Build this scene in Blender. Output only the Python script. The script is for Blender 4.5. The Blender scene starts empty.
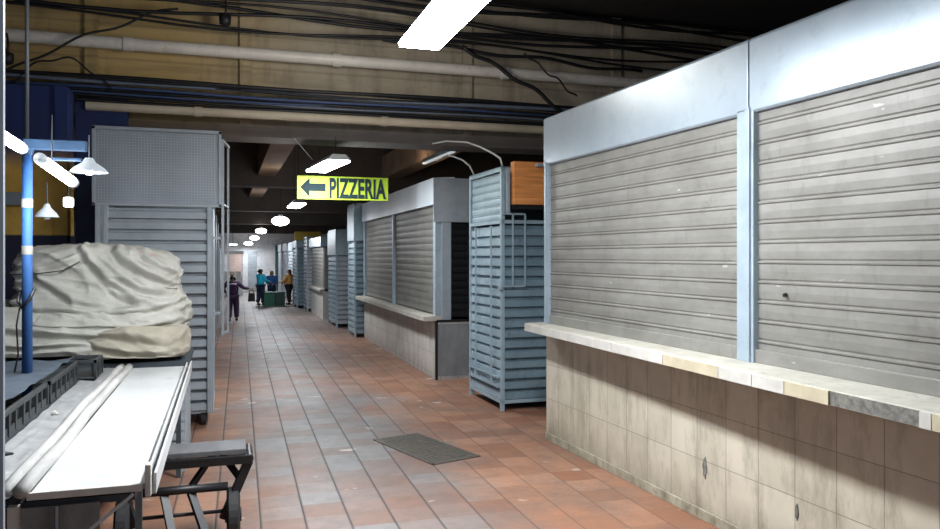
import bpy, bmesh, math, random
from mathutils import Vector, Matrix, noise
random.seed(7)
D = bpy.data; COL = bpy.context.scene.collection
R = math.radians

# ---------------------------------------------------------------- materials
def nmat(name):
    m = D.materials.new(name); m.use_nodes = True
    nt = m.node_tree; b = nt.nodes['Principled BSDF']
    return m, nt, b
def N(nt, t, **kw):
    n = nt.nodes.new(t)
    for k, v in kw.items(): setattr(n, k, v)
    return n
def setin(nt, sock, v):
    if hasattr(v, 'links') or hasattr(v, 'is_output'): nt.links.new(v, sock)
    else: sock.default_value = v
def M_(nt, op, a, b=None, c=None, clamp=False):
    n = N(nt, 'ShaderNodeMath', operation=op); n.use_clamp = clamp
    setin(nt, n.inputs[0], a)
    if b is not None: setin(nt, n.inputs[1], b)
    if c is not None: setin(nt, n.inputs[2], c)
    return n.outputs[0]
def mixc(nt, f, a, b, bt='MIX'):
    n = N(nt, 'ShaderNodeMix', data_type='RGBA', blend_type=bt)
    setin(nt, n.inputs[0], f)
    for s, v in ((n.inputs[6], a), (n.inputs[7], b)):
        if isinstance(v, (tuple, list)): s.default_value = (v[0], v[1], v[2], 1)
        else: nt.links.new(v, s)
    return n.outputs[2]
def coords(nt): return N(nt, 'ShaderNodeTexCoord').outputs['Object']
def nz(nt, vec, scale, detail=4, rough=.6, sc=(1, 1, 1)):
    mp = N(nt, 'ShaderNodeMapping'); nt.links.new(vec, mp.inputs[0]); mp.inputs['Scale'].default_value = sc
    n = N(nt, 'ShaderNodeTexNoise'); nt.links.new(mp.outputs[0], n.inputs['Vector'])
    n.inputs['Scale'].default_value = scale; n.inputs['Detail'].default_value = detail
    n.inputs['Roughness'].default_value = rough
    return n.outputs['Fac']
def ramp(nt, v, lo, hi):
    n = N(nt, 'ShaderNodeMapRange'); nt.links.new(v, n.inputs[0])
    n.inputs[1].default_value = lo; n.inputs[2].default_value = hi
    return n.outputs[0]
def bump(nt, b, h, strength=.3, dist=.01):
    n = N(nt, 'ShaderNodeBump'); n.inputs['Strength'].default_value = strength; n.inputs['Distance'].default_value = dist
    nt.links.new(h, n.inputs['Height']); nt.links.new(n.outputs[0], b.inputs['Normal'])
def sep(nt, v):
    n = N(nt, 'ShaderNodeSeparateXYZ'); nt.links.new(v, n.inputs[0]); return n.outputs
def comb(nt, x, y, z):
    n = N(nt, 'ShaderNodeCombineXYZ')
    for s, v in zip(n.inputs, (x, y, z)): setin(nt, s, v)
    return n.outputs[0]
def grime(name, c1, c2, scale=3, rough=.55, metal=0.0, sc=(1, 1, 1), c3=None, lo=.35, hi=.7, bmp=0.0):
    m, nt, b = nmat(name); v = coords(nt)
    f = ramp(nt, nz(nt, v, scale, 6, .65, sc), lo, hi)
    col = mixc(nt, f, c1, c2)
    if c3:
        f2 = ramp(nt, nz(nt, v, scale * 4.3, 5, .7, sc), .55, .75)
        col = mixc(nt, f2, col, c3)
    nt.links.new(col, b.inputs['Base Color'])
    b.inputs['Roughness'].default_value = rough; b.inputs['Metallic'].default_value = metal
    if bmp: bump(nt, b, nz(nt, v, scale * 6, 4), bmp)
    return m
def emis(name, c, s):
    m, nt, b = nmat(name)
    b.inputs['Base Color'].default_value = (.9, .9, .9, 1)
    b.inputs['Emission Color'].default_value = (*c, 1); b.inputs['Emission Strength'].default_value = s
    return m
def flat(name, c, rough=.6, metal=0.0):
    k = (c[0] * .75, c[1] * .75, c[2] * .75)
    return grime(name, c, k, 9, rough, metal)

def tile_fac(nt, a, b_, wa, wb, ga, gb, oa=0., ob=0.):
    """grid of joints: returns line factor, cell hash"""
    out = []
    ids = []
    for s, w, g, o in ((a, wa, ga, oa), (b_, wb, gb, ob)):
        q = M_(nt, 'DIVIDE', M_(nt, 'SUBTRACT', s, o), w)
        fl = M_(nt, 'FLOOR', q); ids.append(fl)
        fr = M_(nt, 'SUBTRACT', q, fl)
        e = M_(nt, 'MINIMUM', fr, M_(nt, 'SUBTRACT', 1., fr))
        out.append(M_(nt, 'SUBTRACT', 1., M_(nt, 'DIVIDE', e, g / w, clamp=True), clamp=True))
    wn = N(nt, 'ShaderNodeTexWhiteNoise', noise_dimensions='3D')
    nt.links.new(comb(nt, ids[0], ids[1], 0.), wn.inputs['Vector'])
    return out[0], out[1], wn.outputs['Value']

def floor_mat():
    m, nt, b = nmat('terracotta_tiles'); v = coords(nt)
    rot = N(nt, 'ShaderNodeMapping'); nt.links.new(v, rot.inputs[0]); rot.inputs['Rotation'].default_value = (0, 0, R(1.0))
    x, y, z = sep(nt, rot.outputs[0])
    la, lb, h = tile_fac(nt, x, y, .325, .30, .016, .007, .15, .0)
    # worn grey lane against orange tiles
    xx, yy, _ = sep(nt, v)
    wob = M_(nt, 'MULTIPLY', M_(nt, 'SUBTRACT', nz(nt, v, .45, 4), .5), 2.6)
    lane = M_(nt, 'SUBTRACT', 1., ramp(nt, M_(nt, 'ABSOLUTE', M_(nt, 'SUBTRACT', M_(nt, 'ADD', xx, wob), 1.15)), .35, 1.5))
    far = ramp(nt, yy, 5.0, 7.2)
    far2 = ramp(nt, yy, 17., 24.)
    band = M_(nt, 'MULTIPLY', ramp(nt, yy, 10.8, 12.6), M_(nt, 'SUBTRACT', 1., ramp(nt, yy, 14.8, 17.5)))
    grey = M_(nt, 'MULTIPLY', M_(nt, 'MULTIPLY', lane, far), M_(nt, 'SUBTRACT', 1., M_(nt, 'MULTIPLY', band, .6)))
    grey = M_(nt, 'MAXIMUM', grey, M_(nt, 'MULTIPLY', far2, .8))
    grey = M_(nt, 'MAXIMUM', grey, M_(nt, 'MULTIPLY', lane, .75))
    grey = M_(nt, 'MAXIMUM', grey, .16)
    grey = M_(nt, 'MULTIPLY', grey, M_(nt, 'ADD', .55, M_(nt, 'MULTIPLY', h, .75)), clamp=True)
    ora = mixc(nt, h, (.235, .098, .050), (.37, .175, .092))
    ora = mixc(nt, ramp(nt, nz(nt, v, 1.3, 6, .7), .45, .7), ora, (.17, .10, .072))
    gr = mixc(nt, h, (.095, .095, .102), (.185, .176, .172))
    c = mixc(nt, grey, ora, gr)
    c = mixc(nt, M_(nt, 'MULTIPLY', ramp(nt, nz(nt, v, 3.5, 7, .78), .46, .74), .6), c, (.085, .07, .062))
    c = mixc(nt, M_(nt, 'MULTIPLY', ramp(nt, nz(nt, v, 2.1, 3, .5, (1, 1.9, 1)), .675, .70), .75), c, (.46, .43, .39))
    c = mixc(nt, M_(nt, 'MULTIPLY', la, M_(nt, 'SUBTRACT', .92, M_(nt, 'MULTIPLY', ramp(nt, xx, 1.5, 2.6), .62))), c, (.03, .03, .032))
    c = mixc(nt, M_(nt, 'MULTIPLY', lb, .42), c, (.07, .06, .055))
    nt.links.new(c, b.inputs['Base Color'])
    rg = M_(nt, 'ADD', .30, M_(nt, 'MULTIPLY', nz(nt, v, 3.2, 6, .7), .42))
    rg = M_(nt, 'MAXIMUM', rg, M_(nt, 'MULTIPLY', la, .85))
    nt.links.new(rg, b.inputs['Roughness'])
    b.inputs['Specular IOR Level'].default_value = .38
    hh = M_(nt, 'SUBTRACT', M_(nt, 'MULTIPLY', h, .25), M_(nt, 'MAXIMUM', la, M_(nt, 'MULTIPLY', lb, .5)))
    bump(nt, b, hh, .22, .008)
    return m

def wall_tile_mat(name, c1, c2, stain, tw=.34, thh=.37, line=(.16, .14, .11), oz=.08):
    m, nt, b = nmat(name); v = coords(nt)
    x, y, z = sep(nt, v)
    s = M_(nt, 'ADD', x, y)
    la, lb, h = tile_fac(nt, s, z, tw, thh, .006, .005, .07, oz)
    c = mixc(nt, ramp(nt, nz(nt, v, 1.7, 6, .65), .35, .7), c1, c2)
    c = mixc(nt, M_(nt, 'MULTIPLY', h, .32), c, (.66, .62, .52))
    c = mixc(nt, M_(nt, 'MULTIPLY', ramp(nt, nz(nt, v, 4, 6, .75, (1, 1, .3)), .48, .72), .62), c, stain)
    low = M_(nt, 'SUBTRACT', 1., ramp(nt, z, 0., .30))
    c = mixc(nt, M_(nt, 'MULTIPLY', low, M_(nt, 'MULTIPLY', ramp(nt, nz(nt, v, 5, 6, .7, (1, 1, .4)), .3, .7), .9)), c, stain)
    c = mixc(nt, M_(nt, 'MULTIPLY', M_(nt, 'MAXIMUM', la, lb), .85), c, line)
    nt.links.new(c, b.inputs['Base Color']); b.inputs['Roughness'].default_value = .5
    bump(nt, b, M_(nt, 'SUBTRACT', 1., M_(nt, 'MAXIMUM', la, lb)), .3, .004)
    return m

def beam_mat():
    m, nt, b = nmat('stained_shaded_concrete'); v = coords(nt)
    x, y, z = sep(nt, v)
    c = mixc(nt, ramp(nt, nz(nt, v, .9, 6, .7, (1, 1, 1.6)), .35, .65), (.54, .475, .37), (.38, .335, .26))
    # ochre tint on the left bay, greyer to the right
    c = mixc(nt, M_(nt, 'MULTIPLY', M_(nt, 'SUBTRACT', 1., ramp(nt, x, -.8, 1.2)), .7), c, (.62, .42, .12))
    c = mixc(nt, M_(nt, 'MULTIPLY', M_(nt, 'SUBTRACT', 1., ramp(nt, x, -4.5, -1.3)), .6), c, (.20, .13, .07))
    c = mixc(nt, M_(nt, 'MULTIPLY', ramp(nt, nz(nt, v, 2.2, 6, .7, (1.4, 1, .25)), .5, .75), .6), c, (.10, .08, .06))
    c = mixc(nt, M_(nt, 'MULTIPLY', ramp(nt, nz(nt, v, .7, 6, .7, (.25, 1, 3.5)), .52, .7), .55), c, (.09, .075, .06))
    c = mixc(nt, M_(nt, 'MULTIPLY', M_(nt, 'SUBTRACT', 1., ramp(nt, z, 3.84, 3.98)), .82), c, (.035, .035, .05))  # shade along the beam's lower edge, put into the colour
    # formwork bands
    q = M_(nt, 'FRACT', M_(nt, 'DIVIDE', z, .47))
    ln = M_(nt, 'SUBTRACT', 1., M_(nt, 'DIVIDE', M_(nt, 'MINIMUM', q, M_(nt, 'SUBTRACT', 1., q)), .06, clamp=True))
    c = mixc(nt, M_(nt, 'MULTIPLY', ln, .35), c, (.07, .06, .05))
    nt.links.new(c, b.inputs['Base Color']); b.inputs['Roughness'].default_value = .85
    bump(nt, b, nz(nt, v, 12, 6, .7), .35, .02)
    return m

def banded_wall_mat():
    m, nt, b = nmat('wall_bands_with_haze'); v = coords(nt)
    x, y, z = sep(nt, v)
    up = ramp(nt, z, 2.25, 2.27); up2 = ramp(nt, z, 3.05, 3.35)
    c = mixc(nt, up, (.015, .014, .045), (.85, .50, .09))
    c = mixc(nt, up2, c, (.02, .04, .17))  # blue haze around the left lamps, worked into the upper wall colour
    c = mixc(nt, M_(nt, 'MULTIPLY', ramp(nt, nz(nt, v, 2.4, 6, .7), .45, .75), .45), c, (.03, .03, .05))
    nt.links.new(c, b.inputs['Base Color']); b.inputs['Roughness'].default_value = .6
    return m

def shutter_mat(name, c1, c2, metal=.2, rough=.5):
    m, nt, b = nmat(name); v = coords(nt)
    c = mixc(nt, ramp(nt, nz(nt, v, 1.4, 6, .7, (1, 1, 2.2)), .3, .7), c1, c2)
    c = mixc(nt, M_(nt, 'MULTIPLY', ramp(nt, nz(nt, v, 7, 5, .75, (1, 1, .5)), .56, .8), .5), c, tuple(k * .45 for k in c2))
    c = mixc(nt, M_(nt, 'MULTIPLY', ramp(nt, nz(nt, v, 9, 3, .5, (1, .5, 2.)), .72, .76), .5), c, (.62, .62, .58))
    nt.links.new(c, b.inputs['Base Color'])
    b.inputs['Metallic'].default_value = metal; b.inputs['Roughness'].default_value = rough
    return m

def mesh_mat():
    m, nt, b = nmat('fine_wire_mesh'); v = coords(nt)
    x, y, z = sep(nt, v)
    la, lb, h = tile_fac(nt, x, z, .032, .032, .005, .005)
    c = mixc(nt, ramp(nt, nz(nt, v, 1.6, 5, .6), .35, .7), (.30, .34, .39), (.23, .265, .305))
    c = mixc(nt, M_(nt, 'MULTIPLY', M_(nt, 'MAXIMUM', la, lb), .5), c, (.42, .47, .52))
    nt.links.new(c, b.inputs['Base Color']); b.inputs['Roughness'].default_value = .5; b.inputs['Metallic'].default_value = .2
    bump(nt, b, M_(nt, 'MAXIMUM', la, lb), .4, .004)
    return m

def wood_mat():
    m, nt, b = nmat('orange_wood_laminate'); v = coords(nt)
    g = nz(nt, v, 3.5, 6, .65, (.5, 1, 9))
    c = mixc(nt, ramp(nt, g, .35, .65), (.80, .33, .10), (.55, .20, .06))
    nt.links.new(c, b.inputs['Base Color']); b.inputs['Roughness'].default_value = .5
    return m

def tarp_mat():
    m, nt, b = nmat('dirty_canvas'); v = coords(nt)
    c = mixc(nt, ramp(nt, nz(nt, v, 2.2, 6, .7), .35, .68), (.50, .49, .44), (.34, .335, .295))
    c = mixc(nt, M_(nt, 'MULTIPLY', ramp(nt, nz(nt, v, 8, 5, .7, (1, 1, 2)), .58, .75), .6), c, (.24, .21, .16))
    c = mixc(nt, M_(nt, 'MULTIPLY', ramp(nt, nz(nt, v, 3.1, 1, .3), .715, .73), .6), c, (.55, .13, .18))
    nt.links.new(c, b.inputs['Base Color']); b.inputs['Roughness'].default_value = .7
    bump(nt, b, nz(nt, v, 16, 6, .7), .35, .02)
    return m

def grate_mat():
    return grime('rusty_grate_iron', (.10, .10, .095), (.17, .14, .11), 12, .6, .5)

MT = dict(
    floor=floor_mat(), beam=beam_mat(), bands=banded_wall_mat(), mesh=mesh_mat(), wood=wood_mat(), tarp=tarp_mat(),
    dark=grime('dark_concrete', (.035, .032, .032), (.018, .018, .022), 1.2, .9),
    brownbeam=grime('brown_concrete', (.36, .22, .13), (.22, .15, .10), .9, .85, c3=(.06, .05, .045)),
    farbeam=grime('grey_brown_concrete', (.15, .12, .10), (.08, .07, .065), .8, .85),  # colour kept dark for far beams that get little light
    navy=grime('navy_haze_tone', (.018, .04, .16), (.008, .012, .05), 1.5, .6),  # this navy also carries the blue haze behind the left lamps
    teal=grime('teal_board', (.05, .10, .11), (.03, .06, .07), 3, .7),
    base=wall_tile_mat('cream_wall_tiles', (.52, .475, .38), (.38, .345, .27), (.15, .13, .085)),
    plinth=grime('grimy_base_strip', (.42, .39, .30), (.16, .145, .10), 6, .6, sc=(1, 1, .6), c3=(.10, .09, .06)),
    base2=wall_tile_mat('pale_grey_wall_tiles', (.62, .60, .56), (.48, .46, .43), (.20, .19, .18), .30, .33),
    greypan=grime('grey_worn_panel', (.22, .23, .24), (.14, .15, .16), 5, .6, sc=(1, 1, .4)),
    stone=grime('cream_counter_slab', (.48, .46, .40), (.33, .31, .265), 4, .5, c3=(.24, .215, .18)),
    stonewhite=grime('white_edge_tile', (.56, .545, .51), (.44, .42, .38), 6, .35),
    stoneyel=grime('yellowed_edge_tile', (.52, .46, .33), (.40, .35, .25), 6, .4),
    mortar=grime('exposed_grey_mortar', (.10, .10, .09), (.25, .24, .21), 30, .9, bmp=.5),
    shut=shutter_mat('galvanised_shutter', (.262, .255, .235), (.165, .158, .142)),
    shut2=shutter_mat('dull_shutter', (.23, .222, .20), (.15, .147, .13)),
    fascia=grime('white_blue_sheet_metal', (.42, .49, .55), (.34, .41, .47), 1.2, .30, .25, c3=(.31, .37, .42)),
    fascia2=grime('bright_white_blue_sheet', (.66, .73, .78), (.54, .61, .67), 1.0, .35, .1),
    post=grime('pale_blue_painted_steel', (.34, .41, .47), (.26, .32, .37), 4, .4, .15),
    bluegrey=grime('blue_grey_painted_steel', (.20, .285, .34), (.13, .195, .245), 3, .42, .2, c3=(.09, .13, .16)),
    bluegrey_l=grime('light_blue_grey_steel', (.34, .44, .50), (.24, .33, .39), 3, .4, .2),
    slate=grime('grey_slatted_steel', (.36, .40, .44), (.26, .295, .33), 2.5, .45, .2),
    slate_l=grime('grey_frame_steel', (.36, .40, .44), (.26, .30, .34), 3, .45, .2),
    darksteel=flat('dark_steel', (.07, .085, .10), .5, .4),
    black=flat('black_painted_iron', (.010, .010, .012), .45, .2),
    rubber=flat('black_rubber', (.014, .014, .015), .75),
    plank=grime('worn_grey_plank', (.12, .12, .125), (.06, .06, .065), 6, .6, sc=(1, .3, 1)),
    white=grime('white_laminate', (.52, .53, .53), (.44, .45, .45), 2.2, .4, c3=(.36, .36, .35)),
    rim=grime('worn_cream_edge', (.62, .60, .55), (.40, .38, .34), 7, .5),
    sheet=grime('grey_plastic_sheet', (.30, .30, .30), (.17, .175, .18), 4, .5, c3=(.38, .38, .37), bmp=.25),
    roll=grime('rolled_white_cover', (.46, .45, .43), (.28, .275, .27), 5, .6, sc=(2, .4, 2), bmp=.3),
    crate=flat('dark_grey_plastic', (.03, .033, .036), .5),
    cloth=grime('blue_grey_cloth', (.055, .075, .10), (.03, .04, .055), 3, .8, bmp=.3),
    undercloth=grime('dark_mottled_sheet', (.26, .25, .24), (.09, .088, .085), 5, .8, sc=(1, 1, .5)),
    bluepole=flat('bright_blue_paint', (.012, .07, .22), .75),
    armblue=flat('dull_blue_paint', (.015, .05, .11), .7),
    tape=flat('pale_tape', (.22, .21, .19), .8),
    pipe=grime('off_white_pipe', (.85, .82, .77), (.68, .65, .60), 2, .45, c3=(.55, .52, .47)),
    pipe2=grime('cream_pipe', (.66, .58, .46), (.50, .44, .34), 2, .5),
    cable=flat('black_cable', (.012, .013, .017), .5),
    cableblue=flat('blue_sheathed_cable', (.05, .09, .22), .5),
    conduitblue=flat('grey_blue_sheathed_cable', (.16, .20, .28), .5),
    conduit=flat('pale_conduit', (.50, .52, .52), .45),
    tube=emis('lit_fluorescent', (.93, .97, 1), 32), tubef=emis('lit_fluorescent_far', (.95, .97, 1), 14),
    tubes=emis('lit_tube', (.92, .96, 1), 24), unlit=emis('faint_tube', (.7, .8, .85), .45),
    bulb=emis('small_bulb', (.95, .97, 1), 9),
    shade=grime('white_enamel', (.42, .45, .47), (.32, .35, .38), 5, .35),
    sign=grime('acid_green_board', (.40, .56, .03), (.32, .47, .02), 3, .5),
    signdark=flat('dark_green_lettering', (.008, .022, .028), .95),
    yellow=grime('yellow_board', (.55, .38, .05), (.42, .29, .04), 3, .6),
    green=flat('green_plastic', (.02, .16, .10), .5), greend=flat('dark_green_plastic', (.015, .06, .05), .5),
    skin=flat('skin', (.36, .20, .13), .55), hair=flat('black_hair', (.012, .010, .010), .5),
    purple=flat('dark_purple_cloth', (.055, .022, .075), .8), stripe=flat('pale_stripe', (.55, .5, .6), .8),
    cyan=flat('bright_cyan_cloth', (.03, .62, .88), .8), blue=flat('royal_blue_cloth', (.03, .12, .38), .8),
    denim=flat('dark_denim', (.02, .035, .08), .8), orange=flat('mustard_orange_cloth', (.72, .34, .09), .8),
    blacktr=flat('black_trousers', (.02, .018, .02), .8),
    farwall=grime('pale_far_wall', (.62, .63, .64), (.45, .46, .48), 1.6, .7, c3=(.2, .21, .22)),
    pink=flat('pinkish_board', (.55, .42, .38), .7),
)

# ---------------------------------------------------------------- geometry helpers
class MB:
    def __init__(s): s.bm = bmesh.new()
    def box(s, x0, x1, y0, y1, z0, z1, rot=None, piv=None):
        r = bmesh.ops.create_cube(s.bm, size=1)['verts']
        for v in r:
            v.co = Vector(((x0 + x1) / 2 + v.co.x * (x1 - x0), (y0 + y1) / 2 + v.co.y * (y1 - y0), (z0 + z1) / 2 + v.co.z * (z1 - z0)))
        if rot:
            piv = Vector(piv or ((x0 + x1) / 2, (y0 + y1) / 2, (z0 + z1) / 2))
            for v in r: v.co = piv + rot @ (v.co - piv)
        return s
    def bar(s, a, b, w, t=None, up=(0, 0, 1)):
        a, b = Vector(a), Vector(b); t = t or w
        d = (b - a).normalized(); u = Vector(up)
        if abs(d.dot(u)) > .98: u = Vector((0, 1, 0))
        x = d.cross(u).normalized(); y = x.cross(d).normalized()
        vs = []
        for p in (a, b):
            for i, j in ((-1, -1), (1, -1), (1, 1), (-1, 1)): vs.append(s.bm.verts.new(p + x * (i * w / 2) + y * (j * t / 2)))
        for f in ((0, 1, 2, 3), (7, 6, 5, 4), (0, 4, 5, 1), (1, 5, 6, 2), (2, 6, 7, 3), (3, 7, 4, 0)): s.bm.faces.new([vs[k] for k in f])
        return s
    def tube(s, pts, r, n=10, cap=True):
        pts = [Vector(p) for p in pts]; rings = []
        rs = r if isinstance(r, (list, tuple)) else [r] * len(pts)
        ref = None
        for i, p in enumerate(pts):
            d = (pts[min(i + 1, len(pts) - 1)] - pts[max(i - 1, 0)]).normalized()
            if ref is None:
                ref = Vector((0, 0, 1)) if abs(d.z) < .9 else Vector((1, 0, 0))
            x = d.cross(ref).normalized(); y = x.cross(d).normalized(); ref = y
            rings.append([s.bm.verts.new(p + (x * math.cos(2 * math.pi * k / n) + y * math.sin(2 * math.pi * k / n)) * rs[i]) for k in range(n)])
        for a, b in zip(rings, rings[1:]):
            for k in range(n): s.bm.faces.new((a[k], a[(k + 1) % n], b[(k + 1) % n], b[k]))
        if cap:
            s.bm.faces.new(rings[0][::-1]); s.bm.faces.new(rings[-1])
        return s
    def prism(s, poly, axis, a0, a1):
        """poly of 2D points; axis 0/1/2 is the extrusion axis"""
        def P(q, a):
            l = list(q); l.insert(axis, a); return Vector(l)
        A = [s.bm.verts.new(P(q, a0)) for q in poly]; B = [s.bm.verts.new(P(q, a1)) for q in poly]
        n = len(poly)
        s.bm.faces.new(A); s.bm.faces.new(B[::-1])
        for k in range(n): s.bm.faces.new((A[k], B[k], B[(k + 1) % n], A[(k + 1) % n]))
        return s
    def slats(s, p0, p1, nrm, z0, z1, pitch, d=.014, style='shutter', thick=.02):
        """slatted sheet from p0 to p1 (2D), facing nrm (2D)"""
        prof = []
        n = max(1, round((z1 - z0) / pitch)); pt = (z1 - z0) / n
        for k in range(n):
            z = z0 + k * pt
            if style == 'shutter':
                prof += [(0, z + .03 * pt), (d * .25, z + .4 * pt), (0, z + .76 * pt), (d, z + .82 * pt), (d, z + .88 * pt), (-d * .7, z + .93 * pt), (-d * .7, z + .97 * pt)]
            else:   # louvre: slats leaning out at the bottom
                prof += [(d, z + .02 * pt), (d * .6, z + .66 * pt), (-d * .4, z + .70 * pt), (-d * 2.2, z + .72 * pt), (-d * 2.2, z + .97 * pt)]
        nx, ny = nrm; thick = max(thick, d * 2.2 + .005)
        F = []; 
        for (px, py) in (p0, p1):
            F.append([s.bm.verts.new((px + nx * o, py + ny * o, z)) for o, z in prof])
        for a in range(len(prof) - 1): s.bm.faces.new((F[0][a], F[1][a], F[1][a + 1], F[0][a + 1]))
        bk = [[s.bm.verts.new((px - nx * thick, py - ny * thick, z)) for z in (prof[0][1], prof[-1][1])] for px, py in (p0, p1)]
        s.bm.faces.new((bk[0][0], bk[0][1], bk[1][1], bk[1][0]))
        s.bm.faces.new((F[0][0], bk[0][0], bk[1][0], F[1][0])); s.bm.faces.new((F[0][-1], F[1][-1], bk[1][1], bk[0][1]))
        s.bm.faces.new([*F[0], bk[0][1], bk[0][0]]); s.bm.faces.new([*F[1][::-1], bk[1][0], bk[1][1]])
        return s
    def build(s, name, mat, parent=None, bevel=0, smooth=False, loc=None, rotz=0, label=None):
        bmesh.ops.recalc_face_normals(s.bm, faces=s.bm.faces[:])
        me = D.meshes.new(name); s.bm.to_mesh(me); s.bm.free()
        me.materials.append(MT[mat] if isinstance(mat, str) else mat)
        if smooth:
            for p in me.polygons: p.use_smooth = True
        o = D.objects.new(name, me); COL.objects.link(o)
        if parent: o.parent = parent
        if loc: o.location = loc
        if rotz: o.rotation_euler = (0, 0, rotz)
        if bevel:
            b = o.modifiers.new('bevel', 'BEVEL'); b.width = bevel; b.segments = 2; b.limit_method = 'ANGLE'
        if label: o['label'] = label
        return o
def tag(o, label, cat, group=None, kind=None):
    o['label'] = label; o['category'] = cat
    if group: o['group'] = group
    if kind: o['kind'] = kind
    return o
def thing(name, label, cat, loc=(0, 0, 0), rotz=0, group=None):
    o = D.objects.new(name, None); COL.objects.link(o); o.location = loc; o.rotation_euler = (0, 0, rotz)
    o.empty_display_size = .1
    return tag(o, label, cat, group)
def struct(mb, name, mat, **kw):
    o = mb.build(name, mat, **kw); o['kind'] = 'structure'; return o
def dup(root, loc, label, rotz=None, group=None):
    r = root.copy(); COL.objects.link(r); r.location = loc; r['label'] = label
    if rotz is not None: r.rotation_euler = (0, 0, rotz)
    if group: r['group'] = group
    for ch in list(root.children):
        c = ch.copy(); COL.objects.link(c); c.parent = r
        for g in list(ch.children):
            d = g.copy(); COL.objects.link(d); d.parent = c
    return r

# ---------------------------------------------------------------- setting
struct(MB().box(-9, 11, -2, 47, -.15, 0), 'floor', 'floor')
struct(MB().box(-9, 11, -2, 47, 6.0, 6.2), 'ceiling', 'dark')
struct(MB().box(10.0, 10.2, -2, 47, 0, 6), 'wall_right', 'dark')
struct(MB().box(-6.2, -6.0, -2, 47, 0, 6), 'wall_left', 'navy')
struct(MB().box(-6, 10, 46, 46.2, 0, 6), 'wall_far', 'farwall')
# big stained concrete beam across the passage, with thin pilaster ribs
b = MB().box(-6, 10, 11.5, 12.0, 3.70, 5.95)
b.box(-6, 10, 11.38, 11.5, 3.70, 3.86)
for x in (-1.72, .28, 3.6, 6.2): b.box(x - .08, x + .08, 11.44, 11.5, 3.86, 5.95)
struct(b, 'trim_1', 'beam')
for i, (y, zb) in enumerate(((20.0, 3.75), (27.5, 3.55), (35, 3.4), (42, 3.2))):
    struct(MB().box(-6, 10, y, y + .5, zb, 5.95), 'trim_%d' % (i + 2), 'farbeam')
for i, (x, m) in enumerate(((1.0, 'brownbeam'), (4.15, 'brownbeam'), (-2.4, 'brownbeam'))):
    b = MB()
    for (y0, y1) in ((12.0, 20.0), (20.5, 27.5), (28, 35), (35.5, 42), (42.5, 46)): b.box(x - .22, x + .22, y0, y1, 4.02 if y0 < 35 else 3.8, 4.6)
    struct(b, 'trim_%d' % (i + 6), m)
# slab between the longitudinal beams
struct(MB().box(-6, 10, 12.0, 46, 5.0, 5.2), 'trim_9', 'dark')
# ochre wall with navy dado; the navy above stands in for blue haze
struct(MB().box(-6, -1.93, 10.75, 11.1, 0, 4.12).box(-2.02, -1.88, 10.7, 11.15, 0, 4.12), 'trim_10', 'bands')
struct(MB().box(-1.88, -1.25, 11.25, 11.4, 0, 4.1).box(-1.25, -.2, 13.4, 13.6, 0, 4.0), 'trim_11', 'navy')

# ---------------------------------------------------------------- big kiosk (right)
k = thing('market_kiosk', 'large closed kiosk with two grey roller shutters above a cream tiled base on the right', 'kiosk', (3.33, 7.77, 0), R(2.2))
L = -6.9   # towards the camera, local y
MB().box(.02, 2.6, L, 0, .0, 1.20).build('tiled_base', 'base', k)
MB().box(.006, .03, L, .0, 0, .08).build('plinth', 'plinth', k, bevel=.004)
# counter slab, a little deeper towards the near end
def slabpoly(y0, y1, e=0): 
    f = lambda y: -.20 + (-.17) * (-y / 5.0)
    return [(f(y0) - e, y0), (.35, y0), (.35, y1), (f(y1) - e, y1)]
MB().prism(slabpoly(L, .08), 2, 1.20, 1.27).build('countertop', 'stone', k, bevel=.006)
ed = [(.08, -1.1, 'stonewhite'), (-1.1, -1.9, 'stonewhite'), (-1.9, -2.69, 'stonewhite'), (-2.69, -3.37, 'stoneyel'), (-3.37, -3.71, 'stonewhite'), (-3.71, -4.0, 'stonewhite'),
      (-4.0, -4.35, 'stoneyel'), (-4.35, -4.92, 'mortar'), (-4.92, -4.99, 'stonewhite'), (-4.99, -5.2, 'stoneyel'), (-5.2, -5.7, 'stonewhite')]
for y1, y0, m in ed:
    f = lambda y: -.20 + (-.17) * (-y / 5.0)
    e = .012 if m != 'mortar' else .002
    MB().prism([(f(y0 + .004) - e, y0 + .004), (f(y0 + .004) + .03, y0 + .004), (f(y1 - .002) + .03, y1 - .002), (f(y1 - .002) - e, y1 - .002)], 2, 1.185, 1.262).build('edge_tile', m, k,
        label={'mortar': 'bare dark mortar where an edge tile is missing', 'stoneyel': 'yellowed edge tile'}.get(m))
# shutters
MB().slats((.03, -.09), (.03, -3.17), (-1, 0), 1.30, 3.03, .133, .010).build('roller_shutter', 'shut', k)
MB().slats((.03, -3.34), (.03, L + .05), (-1, 0), 1.30, 3.06, .133, .010).build('roller_shutter', 'shut', k)
MB().box(.0, .05, -3.18, -.12, 1.27, 1.36).build('bottom_rail', 'shut', k, bevel=.004)
MB().box(.0, .05, L, -3.34, 1.27, 1.36).build('bottom_rail', 'shut', k, bevel=.004)
for y0, y1 in ((-.09, -.01), (-3.34, -3.17)):
    b = MB().box(-.015, .09, y0, y1, 1.27, 3.02)
    b.box(-.03, -.015, y0 + (y1 - y0) * .15, y0 + (y1 - y0) * .42, 1.27, 3.02)
    b.build('post', 'post', k, bevel=.004)
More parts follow.
